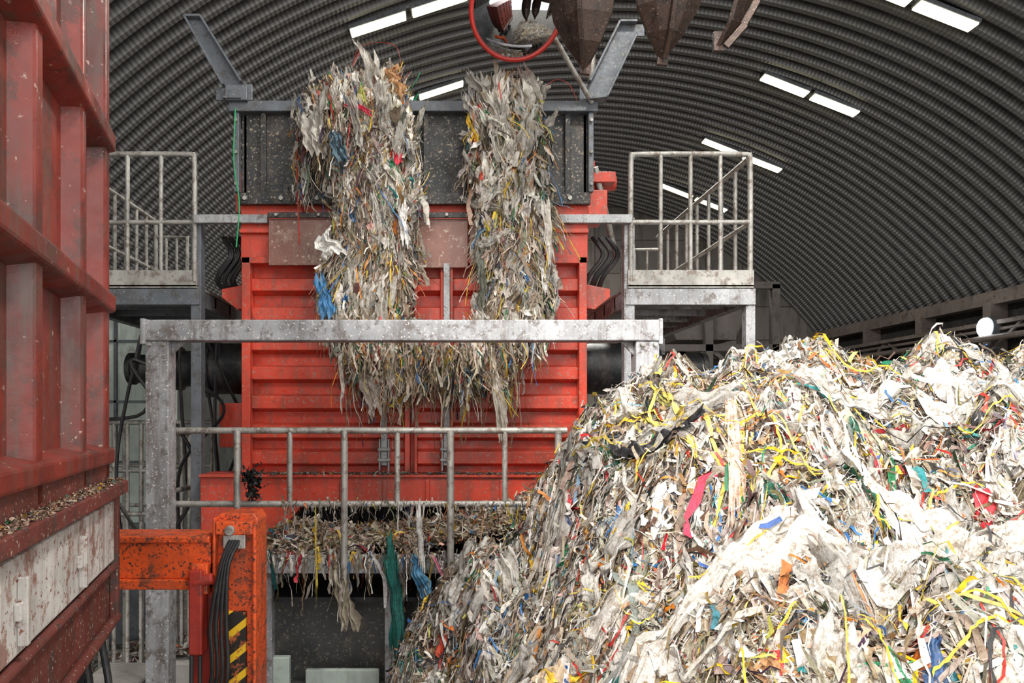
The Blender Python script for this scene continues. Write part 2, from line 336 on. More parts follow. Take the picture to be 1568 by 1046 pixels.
# ------------------------------------------------------------------ platforms
def platform(x0, x1, y1, outer, xb):
    P = empty('access_platform')
    b = MB(); b.box(x0, x1, 6.97, 7.0, 4.25, 4.41); b.box(x0, x1, 6.97, y1, 4.24, 4.27)
    xo = outer; b.box(xo-.015, xo+.015, 7.0, y1, 4.25, 4.41)
    b.obj('deck_toe_plate', M_rail, P, .003)
    b = MB(); b.box(x0-.02, x1+.02, 6.98, 7.12, 4.08, 4.235); b.box(x0, x1, y1-.12, y1, 4.08, 4.235)
    b.box(x0, x0+.1, 7.1, y1, 4.08, 4.235); b.box(x1-.1, x1, 7.1, y1, 4.08, 4.235)
    for yy in np.arange(7.5, y1-.1, .5): b.box(x0, x1, yy, yy+.06, 4.12, 4.235)
    xi = x1 if outer < (x0+x1)/2 else x0
    inner = xi-.02 if outer < xi else xi+.02
    b.box(inner-.05, inner+.05, 7.0, 7.12, 0, 4.92)
    b.box(outer-.045, outer+.045, 7.0, 7.1, 0, 4.08); b.box(outer-.045, outer+.045, y1-.1, y1, 0, 4.08); b.box(inner-.05, inner+.05, y1-.1, y1, 0, 4.08)
    b.obj('steel_frame', M_beam if outer > 0 else M_greyd, P, .005)
    b = MB(); r = .026
    xa, xb_ = (x0+.03, x1-.03)
    b.tube(spline([(xa, 6.99, 4.3), (xa, 6.99, 5.42), (xa+.03, 6.99, 5.49), (xa+.1, 6.99, 5.52), (xb_-.1, 6.99, 5.52), (xb_-.03, 6.99, 5.49), (xb_, 6.99, 5.42), (xb_, 6.99, 4.3)], 5), r)
    b.tube([(xa, 6.99, 4.87), (xb_, 6.99, 4.87)], r*.9)
    for x in np.linspace(xa, xb_, 5)[1:-1]: b.tube([(x, 6.99, 4.3), (x, 6.99, 5.52)], r*.8)
    b.tube(spline([(outer, 7.05, 5.5), (outer, y1-.15, 5.5), (outer, y1-.03, 5.46), (outer, y1, 5.35), (outer, y1, 4.3)], 5), r)
    b.tube([(outer, 7.0, 4.87), (outer, y1, 4.87)], r*.9)
    for y in np.linspace(7.0, y1, 9)[1:-1]: b.tube([(outer, y, 4.3), (outer, y, 5.5)], r*.8)
    b.tube([(outer, y1, 5.3), (xb, y1, 5.3), (xb, y1, 4.3)], r); b.tube([(outer, y1, 4.85), (xb, y1, 4.85)], r*.8)
    for x in np.linspace(outer, xb, 4)[1:-1]: b.tube([(x, y1, 4.3), (x, y1, 5.3)], r*.7)
    b.obj('guard_rail', M_rail, P, smooth=True)
    return P
PL = platform(-3.72, -2.38, 9.3, -3.70, -3.3)
PR = platform(1.73, 2.93, 10.0, 2.91, 2.4)
b = MB(); b.box(-2.40, -1.70, 6.93, 6.99, 4.85, 4.93); b.obj('ledge_angle', M_grey, PL, .004)
b = MB(); b.box(1.0, 1.76, 6.93, 6.99, 4.85, 4.93); b.obj('ledge_angle', M_grey, PR, .004)

PF = empty('steel_gantry_frame')
b = MB(); b.box(-2.31, 1.63, 5.58, 5.74, 3.59, 3.75); b.box(-2.31, -2.13, 5.60, 5.76, 0, 3.59); b.box(1.45, 1.63, 5.60, 5.76, 0, 3.59)
b.box(-2.42, -2.05, 5.5, 5.86, 0, .03); b.prism([(-2.13, 3.59), (-2.02, 3.59), (-2.13, 3.48)], 5.66, 5.68); b.prism([(1.45, 3.59), (1.34, 3.59), (1.45, 3.48)], 5.66, 5.68)
b.box(-2.34, -2.30, 5.57, 5.75, 3.56, 3.76); b.box(1.62, 1.65, 5.57, 5.75, 3.56, 3.76)
b.obj('beam_and_posts', M_beam, PF, .008)
b = MB()
for x in (-2.27, -2.17, 1.49, 1.59): b.tube([(x, 5.56, 3.56), (x, 5.61, 3.56)], .014, 6)
b.obj('bolts', M_rail, PF)

GR = empty('guard_railing')
b = MB()
b.tube([(-2.15, 5.78, 2.90), (.95, 5.78, 2.90)], .025); b.tube([(-2.15, 5.78, 2.32), (.95, 5.78, 2.32)], .025)
for i, x in enumerate((-1.65, -1.24, -.806, -.39, .03, .46, .88)):
    if i % 2 == 0: b.tube([(x, 5.76, 1.74 if i else 2.25), (x, 5.76, 2.90)], .028)
    else: b.tube([(x, 5.78, 2.32), (x, 5.78, 2.90)], .022)
b.obj('tubes', M_rail, GR, smooth=True)
GR2 = empty('stair_railing')
b = MB()
for y, x0, x1 in ((7.6, -3.6, -2.75), (8.4, -3.9, -2.7)):
    b.tube([(x0, y, 2.95), (x1, y, 2.95)], .025); b.tube([(x0, y, 2.45), (x1, y, 2.45)], .02); b.tube([(x0, y, 2.0), (x1, y, 2.0)], .025)
    for x in np.linspace(x0, x1, 7): b.tube([(x, y, 0), (x, y, 2.95)], .022)
b.tube([(-2.6, 6.4, 2.85), (-2.6, 8.4, 2.85)], .025); b.tube([(-2.6, 6.4, 2.3), (-2.6, 8.4, 2.3)], .025)
for y in (6.4, 6.9, 7.4): b.tube([(-2.6, y, 0), (-2.6, y, 2.85)], .025)
b.obj('tubes', M_rail, GR2, smooth=True)

CV = empty('belt_conveyor')
b = MB(); b.box(-1.62, 1.0, 5.82, 5.92, 1.76, 1.90); b.box(-1.62, 1.0, 6.72, 6.80, 1.74, 1.9); b.box(-1.62, 1.0, 5.80, 5.86, 1.885, 1.91)
for x in (-1.5, -.5, .6): b.box(x, x+.09, 5.9, 6.0, 0, 1.76); b.box(x, x+.09, 6.7, 6.8, 0, 1.76)
for x in np.arange(-1.4, .9, .5): b.box(x, x+.05, 5.86, 6.8, 1.66, 1.76)
b.obj('side_frame', M_beam, CV, .005)
b = MB(); b.box(-1.62, 1.0, 5.92, 6.72, 1.80, 1.84); b.box(-1.6, 1.0, 5.95, 6.7, 1.5, 1.54)
b.tube([(-1.6, 5.93, 1.67), (-1.6, 6.72, 1.67)], .15, 20); b.obj('belt', M_hose, CV)
b = MB(); b.box(-1.5, .9, 6.2, 6.24, .75, 1.45); b.box(-1.4, -.3, 6.1, 6.14, .0, .8); b.obj('under_guards', steel('guard_dark', (.07, .072, .075), (.14, .12, .10), .4, .5, scale=3, speck=(.3, .27, .22)), CV, .004)
b = MB(); b.box(-1.15, -.55, 5.95, 6.0, .2, .95); b.box(-.5, .1, 6.0, 6.06, .25, 1.1); b.box(-1.45, -1.28, 5.95, 6.02, 0, 1.05); b.obj('service_panels', M_cab, CV, .01)
CB = empty('concrete_block')
b = MB(); b.box(-2.5, -1.95, 6.15, 6.35, 0, .95); b.box(-1.93, -1.65, 6.15, 6.35, 0, 1.02); b.box(-3.2, -2.65, 6.3, 6.9, 0, .7)
b.obj('blocks', M_conc, CB, .03)
MC = empty('control_cabinet')
b = MB(); b.box(-5.0, -3.75, 9.7, 10.2, 1.6, 4.6); b.obj('cabinet_body', M_cab, MC, .02)
b = MB()
for z in (2.4, 3.2, 4.0): b.box(-4.95, -3.8, 9.66, 9.70, z, z+.03)
b.box(-4.4, -4.36, 9.66, 9.7, 1.65, 4.55); b.box(-5.0, -3.75, 9.7, 10.2, 0, 1.6); b.obj('door_seams', M_greyd, MC)

# ------------------------------------------------------------------ truck
TR = empty('dump_truck', (-1.68, 3.6, 0)); TR.rotation_euler = (0, 0, math.atan2(-.968, .25))
b = MB(); b.box(0, 3.3, -2.3, -.06, 2.68, 5.6); b.obj('body_shell', M_truck, TR, .01)
b = MB()
for z0, z1, o in ((3.52, 3.60, .05), (4.31, 4.39, .05), (5.1, 5.18, .05), (2.78, 2.85, .045)):
    b.add([(0, -.07, z0-.03), (0, o, z0), (0, o, z1), (0, -.07, z1+.03), (3.3, -.07, z0-.03), (3.3, o, z0), (3.3, o, z1), (3.3, -.07, z1+.03)],
        [(0, 1, 2, 3), (7, 6, 5, 4), (0, 4, 5, 1), (1, 5, 6, 2), (2, 6, 7, 3), (3, 7, 4, 0)])
for t0, t1 in ((0, .09), (.50, .56), (1.15, 1.23), (1.75, 1.85), (2.4, 2.5)):
    b.add([(t0-.04 if t0 else 0, -.07, 2.7), (t1+.04, -.07, 2.7), (t1, .02, 2.7), (t0, .02, 2.7), (t0-.04 if t0 else 0, -.07, 5.6), (t1+.04, -.07, 5.6), (t1, .02, 5.6), (t0, .02, 5.6)],
          [(0, 1, 2, 3), (7, 6, 5, 4), (0, 4, 5, 1), (1, 5, 6, 2), (2, 6, 7, 3), (3, 7, 4, 0)])
b.box(-.03, .0, -2.3, .0, 2.7, 2.85); b.box(-.05, 0, -2.3, -2.2, 2.7, 5.6); b.box(-.05, 0, -1.2, -1.1, 2.7, 5.6)
b.obj('body_ribs', M_truck, TR, .012)
b = MB(); b.box(-.03, 3.3, -2.3, .10, 2.63, 2.69); b.box(0, 3.3, -.1, .02, 2.69, 2.78); b.box(0, 3.3, -.2, .03, 1.98, 2.28)
b.box(0, .06, -2.2, .04, 2.0, 2.63)
b.box(.02, .07, .03, .07, 2.0, 2.63)
b.tube([(0, .05, 2.28), (3.3, .05, 2.28)], .02, 8); b.tube([(0, .05, 2.02), (3.3, .05, 2.02)], .025, 8)
b.obj('side_ledge_chassis', M_truckd, TR, .006)
b = MB(); b.box(.08, 3.3, -.02, .055, 2.31, 2.60); b.obj('side_board', M_truckw, TR, .01)
b = MB()
for t in (.75, 1.50): b.box(t, t+.09, .055, .075, 2.42, 2.47); b.box(t+.03, t+.06, .055, .085, 2.34, 2.54)
b.obj('latches', M_truckw, TR, .004)
b = MB()
for t in (.9, 2.2):
    for yy in (-.45, -2.1): b.tube([(t, yy-.14, .52), (t, yy+.14, .52)], .52, 32); b.tube([(t, yy+.14, .52), (t, yy+.18, .52)], .24, 20)
b.obj('wheels', M_hose, TR, .03)
b = MB(); b.box(.1, 3.3, -.9, -.7, .9, 2.0); b.box(.1, 3.3, -1.7, -1.5, .9, 2.0); b.box(.3, .5, -1.9, -.4, .45, .6)
b.tube(spline([(.1, .0, 1.95), (.2, .05, 1.7), (.5, 0, 1.75), (.8, .05, 1.95)]), .02, 6); b.tube(spline([(.0, -.1, 1.9), (.1, -.05, 1.6), (.3, -.1, 1.55), (.5, 0, 1.95)]), .025, 6)
b.obj('chassis_rails', M_motor, TR, .01)

# ------------------------------------------------------------------ outrigger
OR = empty('hydraulic_outrigger')
b = MB()
b.box(-2.7, -1.42, 4.40, 4.64, 2.03, 2.27); b.box(-2.7, -1.42, 4.37, 4.67, 2.25, 2.29); b.box(-2.7, -1.42, 4.37, 4.67, 1.97, 2.03)
b.box(-1.52, -1.42, 4.34, 4.68, 1.95, 2.13)
b.prism([(-1.40, 2.40), (-1.37, 2.42), (-1.17, 2.42), (-1.145, 2.38), (-1.145, .25), (-1.40, .25)], 4.44, 4.66)
b.box(-1.405, -1.385, 4.38, 4.46, .25, 2.40); b.box(-1.165, -1.143, 4.38, 4.46, .25, 2.36); b.box(-1.38, -1.16, 4.36, 4.46, 2.30, 2.38)
b.obj('jack_box_and_beam', M_orange, OR, .008)
b = MB(); b.box(-1.33, -1.21, 4.40, 4.44, .3, 1.83); b.obj('hazard_plate', M_haz, OR, .003)
b = MB(); b.box(-1.52, -1.44, 4.3, 4.42, 1.6, 2.1); b.box(-1.54, -1.40, 4.42, 4.55, .9, 1.95); b.tube([(-1.5, 4.33, 2.02), (-1.38, 4.33, 2.05)], .035, 10)
b.obj('valve_block', M_redd, OR, .01)
b = MB(); b.box(-1.33, -1.2, 4.35, 4.37, 2.22, 2.30); b.tube([(-1.27, 4.5, .06), (-1.27, 4.5, .3)], .07, 16); b.tube([(-1.27, 4.5, 0), (-1.27, 4.5, .06)], .2, 20)
b.tube([(-1.29, 4.33, 2.33), (-1.29, 4.38, 2.33)], .03, 10)
b.obj('pads_and_pins', M_rail, OR, .004)
b = MB()
for k in range(4):
    o = k*.03
    b.tube(spline([(-1.29+o*.6, 4.36, 2.27), (-1.33+o*.5, 4.30, 2.12), (-1.38+o, 4.28, 1.8), (-1.37+o, 4.27, 1.5), (-1.44+o, 4.3, 1.2), (-1.5+o, 4.3, .8)]), .013, 8)
for k in range(2): b.tube(spline([(-1.50+k*.05, 4.3, 1.6), (-1.49+k*.05, 4.28, 1.3), (-1.46+k*.05, 4.3, .9)]), .013, 8)
b.obj('hoses', M_hose, OR, smooth=True)

# ------------------------------------------------------------------ grapple
GP = empty('orange_peel_grapple')
b = MB()
def tine(ax, ay, tipz, ang, wmax, yaw=0.):
    d = Vector((math.cos(ang), math.sin(ang), 0)); t = Vector((-d.y, d.x, 0))
    prof = [(-.12, 1.30, .3), (.10, 1.15, .55), (.22, .92, .85), (.27, .70, 1), (.26, .48, 1), (.20, .30, .86), (.12, .14, .50), (.0, 0, .03)]
    vs = []; n = len(prof); O = Vector((ax, ay, tipz))
    for k, (r, z, w_) in enumerate(prof):
        for s_, dep in ((-1, -.09), (-.5, -.01), (0, .035), (.5, -.01), (1, -.09)):
            vs.append(O+Vector((0, 0, z))+d*(r+dep*w_)+t*s_*w_*wmax/2)
    m_ = len(vs)
    vs += [v-d*.03 for v in vs]
    fs = []
    for k in range(n-1):
        for j in range(4):
            a = k*5+j; fs.append((a, a+1, a+6, a+5)); fs.append((a+m_, a+5+m_, a+6+m_, a+1+m_))
        for j in (0, 4):
            a = k*5+j; fs.append((a, a+5, a+5+m_, a+m_))
    for j in range(4): fs.append((j, j+m_, j+1+m_, j+1)); a = (n-1)*5+j; fs.append((a, a+1, a+1+m_, a+m_))
    b.add(vs, fs)
    for k in range(n-1):
        p = O+Vector((0, 0, prof[k][1]))+d*(prof[k][0]+.05); q = O+Vector((0, 0, prof[k+1][1]))+d*(prof[k+1][0]+.04)
        b.beam(p, q, .03, .05)
    b.beam(O+t*.02+d*-.01+Vector((0, 0, .12)), O-d*.01+Vector((0, 0, -.03)), .07, .03)
cx, cy = 1.42, 5.35
tine(.96, 5.1, 5.43, math.radians(-108), .46)
tine(1.46, 4.95, 5.42, math.radians(-88), .48)
tine(1.96, 5.25, 5.66, math.radians(-15), .38)
b.tube([(cx, cy, 6.4), (cx, cy, 6.7)], .34, 20); b.tube([(cx, cy, 6.7), (cx, cy, 7.3)], .16, 16); b.tube([(cx, cy, 7.3), (cx, cy, 10.48)], .03, 8)
for a, rr_ in ((-118, .45), (-84, .4), (-15, .45)):
    a = math.radians(a); b.tube([(cx+.2*math.cos(a), cy+.2*math.sin(a), 7.0), (cx+rr_*math.cos(a), cy+rr_*math.sin(a), 6.5)], .05, 12)
b.obj('tines_and_hub', M_grap, GP, .006)

# ------------------------------------------------------------------ convex mirror
MR = empty('convex_mirror', (.60, 6.3, 6.52)); MR.rotation_euler = (math.radians(26), 0, math.radians(-6)); MR.scale = (1.06, 1.06, 1.06)
b = MB(); n = 40; rings = 12; vs = [(0, -.11, 0)]; fs = []
for i in range(1, rings+1):
    r = .36*i/rings
    for k in range(n): vs.append((r*math.cos(2*math.pi*k/n), -.11*(1-(i/rings)**2), r*math.sin(2*math.pi*k/n)))
for k in range(n): fs.append((0, 1+k, 1+(k+1) % n))
for i in range(rings-1):
    for k in range(n): fs.append((1+i*n+k, 1+(i+1)*n+k, 1+(i+1)*n+(k+1) % n, 1+i*n+(k+1) % n))
b.add(vs, fs); b.obj('dome', M_mirror, MR, smooth=True)
b = MB(); b.tube([(.37*math.cos(2*math.pi*k/48), 0, .37*math.sin(2*math.pi*k/48)) for k in range(49)], .018, 8); b.tube([(0, .02, 0), (0, .1, 0)], .34, 32)
b.obj('rim', M_lred, MR, smooth=True)
b = MB(); b.tube([(.05, .1, 0), (.30, .12, -.2), (.66, .30, -.74)], .022)
b.tube([(.66, .33, -.80), (.66, .9, .5)], .035); b.obj('mounting_pole', M_rail, MR, smooth=True)

# ------------------------------------------------------------------ shredded waste
G = rs.rand(128, 128)
def vn(x, y):
    xi = np.floor(x).astype(int); yi = np.floor(y).astype(int); fx = x-xi; fy = y-yi
    fx = fx*fx*(3-2*fx); fy = fy*fy*(3-2*fy)
    g = lambda a, c: G[a % 128, c % 128]
    return (g(xi, yi)*(1-fx)+g(xi+1, yi)*fx)*(1-fy)+(g(xi, yi+1)*(1-fx)+g(xi+1, yi+1)*fx)*fy
def fbm(x, y): return (vn(x, y)-.5)+.5*(vn(x*2.1+7, y*2.1)-.5)+.25*(vn(x*4.3, y*4.3+3)-.5)+.13*(vn(x*9, y*9)-.5)
PALW = [((.70, .665, .61), 24), ((.56, .51, .44), 20), ((.42, .345, .26), 16), ((.28, .21, .145), 11), ((.27, .26, .245), 9), ((.80, .78, .75), 12),
        ((.10, .075, .055), 6), ((.02, .02, .024), 3.0), ((.80, .53, .035), 3.0), ((.50, .50, .12), 1.2), ((.03, .14, .40), 1.4), ((.20, .36, .52), 1.2), ((.58, .03, .025), 1.5),
        ((.03, .27, .13), 1.0), ((.70, .20, .03), 1.5), ((.68, .42, .36), 1.2), ((.03, .24, .26), .9), ((.44, .24, .10), 2.6)]
PC = np.array([c for c, _ in PALW]); PW = np.array([w_ for _, w_ in PALW]); PW = PW/PW.sum()
def cols(n, sat=1):
    c = PC[rs.choice(len(PC), n, p=PW)]
    return np.clip(c*(.6+.6*rs.rand(n, 1))+.015*rs.randn(n, 3), .01, .9)
def nrm(a): return a/np.maximum(np.linalg.norm(a, axis=-1, keepdims=True), 1e-9)
def emit_mesh(name, V, F, C, mat, parent, smooth=True):
    me = bpy.data.meshes.new(name); nv = len(V); nf = len(F)
    me.vertices.add(nv); me.vertices.foreach_set('co', V.astype(np.float32).ravel())
    me.loops.add(nf*4); me.loops.foreach_set('vertex_index', F.astype(np.int32).ravel())
    me.polygons.add(nf); me.polygons.foreach_set('loop_start', np.arange(0, nf*4, 4, dtype=np.int32)); me.polygons.foreach_set('loop_total', np.full(nf, 4, dtype=np.int32))
    me.update(calc_edges=True)
    a = me.attributes.new('Col', 'FLOAT_COLOR', 'POINT'); a.data.foreach_set('color', np.concatenate([C, np.ones((nv, 1))], 1).astype(np.float32).ravel())
    me.polygons.foreach_set('use_smooth', np.full(nf, smooth))
    me.materials.append(mat); o = bpy.data.objects.new(name, me); COL.objects.link(o); o.parent = parent; return o
def ribbons(P, N, D, L, W, name, parent, t0=-.5, t1=.5, seg=6, curl=.2, bend=.16, twist=2.0, C=None, mat=None, kink=.04, zfun=None, lift=None, tiltk=.15, roll=.7):
    n = len(P); N = nrm(N); D = nrm(D); S = nrm(np.cross(N, D)); N2 = np.cross(D, S)
    t = np.linspace(t0, t1, seg+1)
    L = L[:, None, None]; W = W[:, None, None]; T = t[None, :, None]
    ph = rs.rand(n, 1, 1)*6.28; ph2 = rs.rand(n, 1, 1)*6.28; k1 = 2+rs.rand(n, 1, 1)*4; k2 = 2+rs.rand(n, 1, 1)*5
    bt = L*bend*(np.sin(k2*T+ph2)-np.sin(ph2))*rs.rand(n, 1, 1)
    pos = P[:, None]+D[:, None]*L*T+S[:, None]*L*curl*(np.sin(k1*T+ph)-np.sin(ph))*rs.rand(n, 1, 1)
    if zfun is None: pos = pos+N2[:, None]*bt
    pos = pos+np.minimum(L, .25)*kink*rs.randn(n, seg+1, 3)
    if zfun is not None:
        dz = np.clip(bt+rs.randn(n, 1, 1)*tiltk*L*T+np.minimum(L, .2)*kink*rs.randn(n, seg+1, 1), -.03, .09)
        pos[..., 2:] = zfun(pos[..., 0], pos[..., 1])[..., None]+lift[:, None, None]+dz
    a = rs.randn(n, 1, 1)*roll+twist*(rs.rand(n, 1, 1)-.5)*2*T+.2*rs.randn(n, seg+1, 1)
    wd = np.cos(a)*S[:, None]+np.sin(a)*N2[:, None]
    ww = W*(.6+.8*rs.rand(n, seg+1, 1))*.5
    V = np.stack([pos-wd*ww, pos+wd*ww], 2).reshape(-1, 3)
    base = (np.arange(n)*(seg+1)*2)[:, None]+(np.arange(seg)*2)[None]
    F = np.stack([base, base+1, base+3, base+2], -1).reshape(-1, 4)
    if C is None: C = cols(n)
    CC = np.repeat(C, (seg+1)*2, axis=0)
    return emit_mesh(name, V, F, CC, mat or M_shred, parent)
def sheets(P, N, D, A, B_, name, parent, C, g=9, amp=.25, mat=None, drape=0.):
    n = len(P); N = nrm(N); D = nrm(D); S = nrm(np.cross(N, D)); N2 = np.cross(D, S)
    u = np.linspace(-.5, .5, g); U, Vv = np.meshgrid(u, u, indexing='ij'); U = U[None, ..., None]; Vv = Vv[None, ..., None]
    r1 = lambda: rs.randn(n, 1, 1, 1)
    h = 0
    for k in range(4):
        h = h+np.abs(np.sin(r1()*3*U+(5+4*k)*(1+.4*r1())*Vv+r1()*3))/(1+k*.6)
        h = h+.6*np.sin(r1()*(5+3*k)*U+r1()*4*Vv+r1()*3)/(1+k*.7)
    edge = .12*np.sin(r1()*9*Vv+r1()*3)+.06*np.sin(23*Vv+r1()*5)
    edge2 = .16*np.sin(r1()*7*U+r1()*3)+.07*np.sin(19*U+r1()*5)
    taper = 1-.35*np.abs(np.sin(r1()*2+U*2.2))
    A = A[:, None, None, None]; B2 = B_[:, None, None, None]
    pos = P[:, None, None]+D[:, None, None]*A*(U+edge*np.sign(U)*np.abs(U)*2)+S[:, None, None]*B2*(Vv*taper+edge2*.6+.25*np.sin(2.5*U+r1()))+N2[:, None, None]*(h-h.mean())*amp*B2*.30
    V = pos.reshape(-1, 3); i = np.arange(g-1); I, J = np.meshgrid(i, i, indexing='ij'); q = (I*g+J).ravel()
    base = (np.arange(n)*g*g)[:, None]+q[None]
    F = np.stack([base, base+1, base+g+1, base+g], -1).reshape(-1, 4)
    return emit_mesh(name, V, F, np.repeat(C, g*g, axis=0), mat or M_shred, parent)

cxs = [-.95, -.45, -.28, -.08, .18, .50, .64, .80, 1.02, 1.36, 1.8, 2.26, 2.69, 3.09, 3.87, 4.6, 6.2, 7.6, 9]
czs = [0, .80, 1.34, 1.66, 1.96, 2.26, 2.56, 2.78, 3.02, 3.26, 3.24, 3.18, 3.14, 3.24, 3.24, 3.15, 2.5, 1.2, 0]
def hpile(x, y):
    c = np.interp(x, cxs, czs)
    f = 4.85-y; sp_ = np.where(f > 0, -.50*(f-.18*(1-np.exp(-f/.18))), 0)
    bk = np.where(f < -.10, 2.2*(f+.10), 0)
    fade = np.clip(c/1.5, 0, 1)
    rid = (1-np.abs(2*vn(x*2.6+3, y*2.6)-1)) - .5
    return np.maximum(c+sp_+bk+(fbm(x*1.3, y*1.3)*.36+.15*rid+.15*fbm(x*5, y*5))*fade, -.05)
WP = empty('shredded_waste_pile')
xs = np.linspace(-1.0, 8.5, 260); ys = np.linspace(-1.2, 6.3, 200); X, Y = np.meshgrid(xs, ys, indexing='ij'); Z = hpile(X, Y)+.04*fbm(X*8, Y*8)-.04
V = np.stack([X, Y, Z], -1).reshape(-1, 3); I, J = np.meshgrid(np.arange(259), np.arange(199), indexing='ij'); q = (I*200+J).ravel()
F = np.stack([q, q+200, q+201, q+1], -1); F = F[V[F][:, :, 2].max(1) > -.04]
used = np.unique(F); rm = np.zeros(len(V), int); rm[used] = np.arange(len(used)); V = V[used]; F = rm[F]
emit_mesh('packed_core', V, F, np.ones((len(V), 3))*.3, M_core, WP)
def psurf(n, x0, x1, y0, y1):
    x = x0+(x1-x0)*rs.rand(n*2); y = y0+(y1-y0)*rs.rand(n*2); z = hpile(x, y); k = z > .02; x, y, z = x[k][:n], y[k][:n], z[k][:n]
    e_ = .06; gx = (hpile(x+e_, y)-hpile(x-e_, y))/(2*e_); gy = (hpile(x, y+e_)-hpile(x, y-e_))/(2*e_)
    N = nrm(np.stack([-gx, -gy, np.ones_like(x)], -1)); return np.stack([x, y, z], -1), N
def flow(P, k=1.):
    a = -math.pi/2+fbm(P[:, 0]*1.7+20, P[:, 1]*1.7)*6*k; return np.stack([np.cos(a), np.sin(a), 0*a], -1)
def lay(n, reg, Lr, Wr, lift, down, name, order=1., lp=2., shade=1., conf=True, lmin=0., C=None, **kw):
    P, N = psurf(n, *reg); n = len(P)
    D = rs.randn(n, 3); D = D-N*(np.sum(D*N, 1))[:, None]
    D = nrm(D)+flow(P)*order*rs.choice([-1, 1], (n, 1))+np.array([0, -.4, -.4])*down; D = D-N*(np.sum(D*N, 1))[:, None]
    D = nrm(D)
    lf = lmin+rs.rand(n)**1.3*lift
    L = Lr[0]+(Lr[1]-Lr[0])*rs.rand(n)**lp; W = Wr[0]+(Wr[1]-Wr[0])*rs.rand(n)**2.5
    cc = cols(n)*shade if C is None else np.array(C)[rs.randint(0, len(C), n)]*(.7+.4*rs.rand(n, 1))
    if not conf: P = P+N*lf[:, None]
    return ribbons(P, N, D, L, W, name, WP, C=cc, zfun=hpile if conf else None, lift=lf, **kw)
near = (-.8, 4.9, 1.6, 5.15)
lay(9000, near, (.04, .14), (.012, .045), .05, .4, 'flakes', order=.5, conf=False)
lay(34000, near, (.14, .45), (.008, .032), .07, .8, 'shreds', order=1.5, lp=1.5, seg=8, curl=.28, bend=.10, kink=.05)
lay(13000, (-1, 8, -1, 6.2), (.08, .3), (.01, .04), .05, .3, 'outer_shreds')
lay(15000, near, (.22, .70), (.003, .009), .07, .7, 'fibres', lmin=.02, curl=.4, bend=.08, seg=14, order=1.3, kink=.035)
lay(6500, near, (.25, .65), (.018, .046), .07, 1.2, 'rag_strips', lmin=.03, seg=14, curl=.25, bend=.08, order=1.4, lp=1.4, kink=.05)
lay(11000, near, (.08, .36), (.007, .026), .06, .7, 'top_shreds', lmin=.075, order=1.0, lp=1.4, seg=8, curl=.3, bend=.14, kink=.05, tiltk=.3)
lay(5000, near, (.2, .6), (.003, .008), .06, .6, 'top_fibres', lmin=.08, order=1.0, seg=14, curl=.45, bend=.1, kink=.035)
lay(3500, near, (.05, .20), (.010, .030), .06, .4, 'sticking_bits', conf=False, lmin=.04, bend=.3)
def drape_over(o, nv, lift, wr=1.):
    """lay each sheet of the object over the relief of the pile"""
    me = o.data; co = np.zeros(len(me.vertices)*3, np.float32); me.vertices.foreach_get('co', co); co = co.reshape(-1, nv, 3)
    off = co[:, :, 2]-co[:, :, 2].mean(1, keepdims=True); x, y = co[..., 0], co[..., 1]
    A = np.stack([x-x.mean(1, keepdims=True), y-y.mean(1, keepdims=True)], -1)
    for i in range(len(co)):
        s_, *_r = np.linalg.lstsq(A[i], off[i], rcond=None); off[i] -= A[i]@s_
    lf = lift if np.isscalar(lift) else lift[:len(co), None]
    co[..., 2] = hpile(x, y)+lf+off*wr; me.vertices.foreach_set('co', co.ravel()); me.update()
P, N = psurf(2000, *near); n = len(P); D = rs.randn(n, 3)
o = sheets(P, N, nrm(D-N*np.sum(D*N, 1)[:, None]), .08+.20*rs.rand(n)**1.5, .04+.09*rs.rand(n)**2, 'scraps', WP, cols(n), g=10, amp=.9)
drape_over(o, 100, .05+.07*rs.rand(n))
P, N = psurf(330, *near); n = len(P); D = rs.randn(n, 3)*.6+np.array([0, -.5, -.5])
o = sheets(P, N, nrm(D-N*np.sum(D*N, 1)[:, None]), .18+.34*rs.rand(n), .06+.13*rs.rand(n), 'plastic_films', WP, np.clip(np.array([.72, .70, .66])*(.55+.6*rs.rand(n, 1)), 0, .9), g=22, amp=1.0, mat=M_film)
drape_over(o, 484, .07+.07*rs.rand(n))
def piece(x, y, d, a, bb, c, film, nm, lift=.15):
    N = np.array([[0, -.4, 1.]]); D = np.array([d], float); D = nrm(D-N*np.sum(D*N))
    o = sheets(np.array([[x, y, 0.]]), N, D, np.array([a]), np.array([bb]), nm, WP, np.array([c]), g=44, amp=.65, mat=M_film if film else None)
    drape_over(o, 44*44, lift)
piece(1.08, 2.85, (1, .12, 0), .90, .24, (.76, .73, .68), True, 'large_clear_film', .16)
piece(1.12, 3.85, (.4, -.9, 0), .50, .19, (.025, .025, .03), False, 'black_bag', .17)
piece(1.95, 3.3, (.3, -1, 0), .65, .24, (.78, .78, .77), True, 'clear_film')
piece(1.40, 3.6, (-.3, -1, 0), .75, .09, (.72, .52, .43), False, 'pink_fabric', .16)
piece(.62, 4.1, (-.3, -1, 0), .5, .20, (.46, .43, .39), True, 'grey_film')
piece(.74, 4.5, (-.2, -1, 0), .5, .16, (.10, .10, .09), False, 'dark_net', .14)
piece(2.3, 4.2, (.9, -.2, 0), .5, .14, (.70, .69, .66), True, 'clear_film_piece')
piece(.30, 3.7, (1, -.3, 0), .28, .14, (.52, .42, .32), False, 'cardboard', .14)
piece(2.9, 3.9, (.4, -1, 0), .6, .24, (.78, .77, .75), True, 'film_wrap')
piece(.50, 3.2, (.6, -.6, 0), .3, .16, (.58, .45, .31), False, 'kraft_paper', .14)
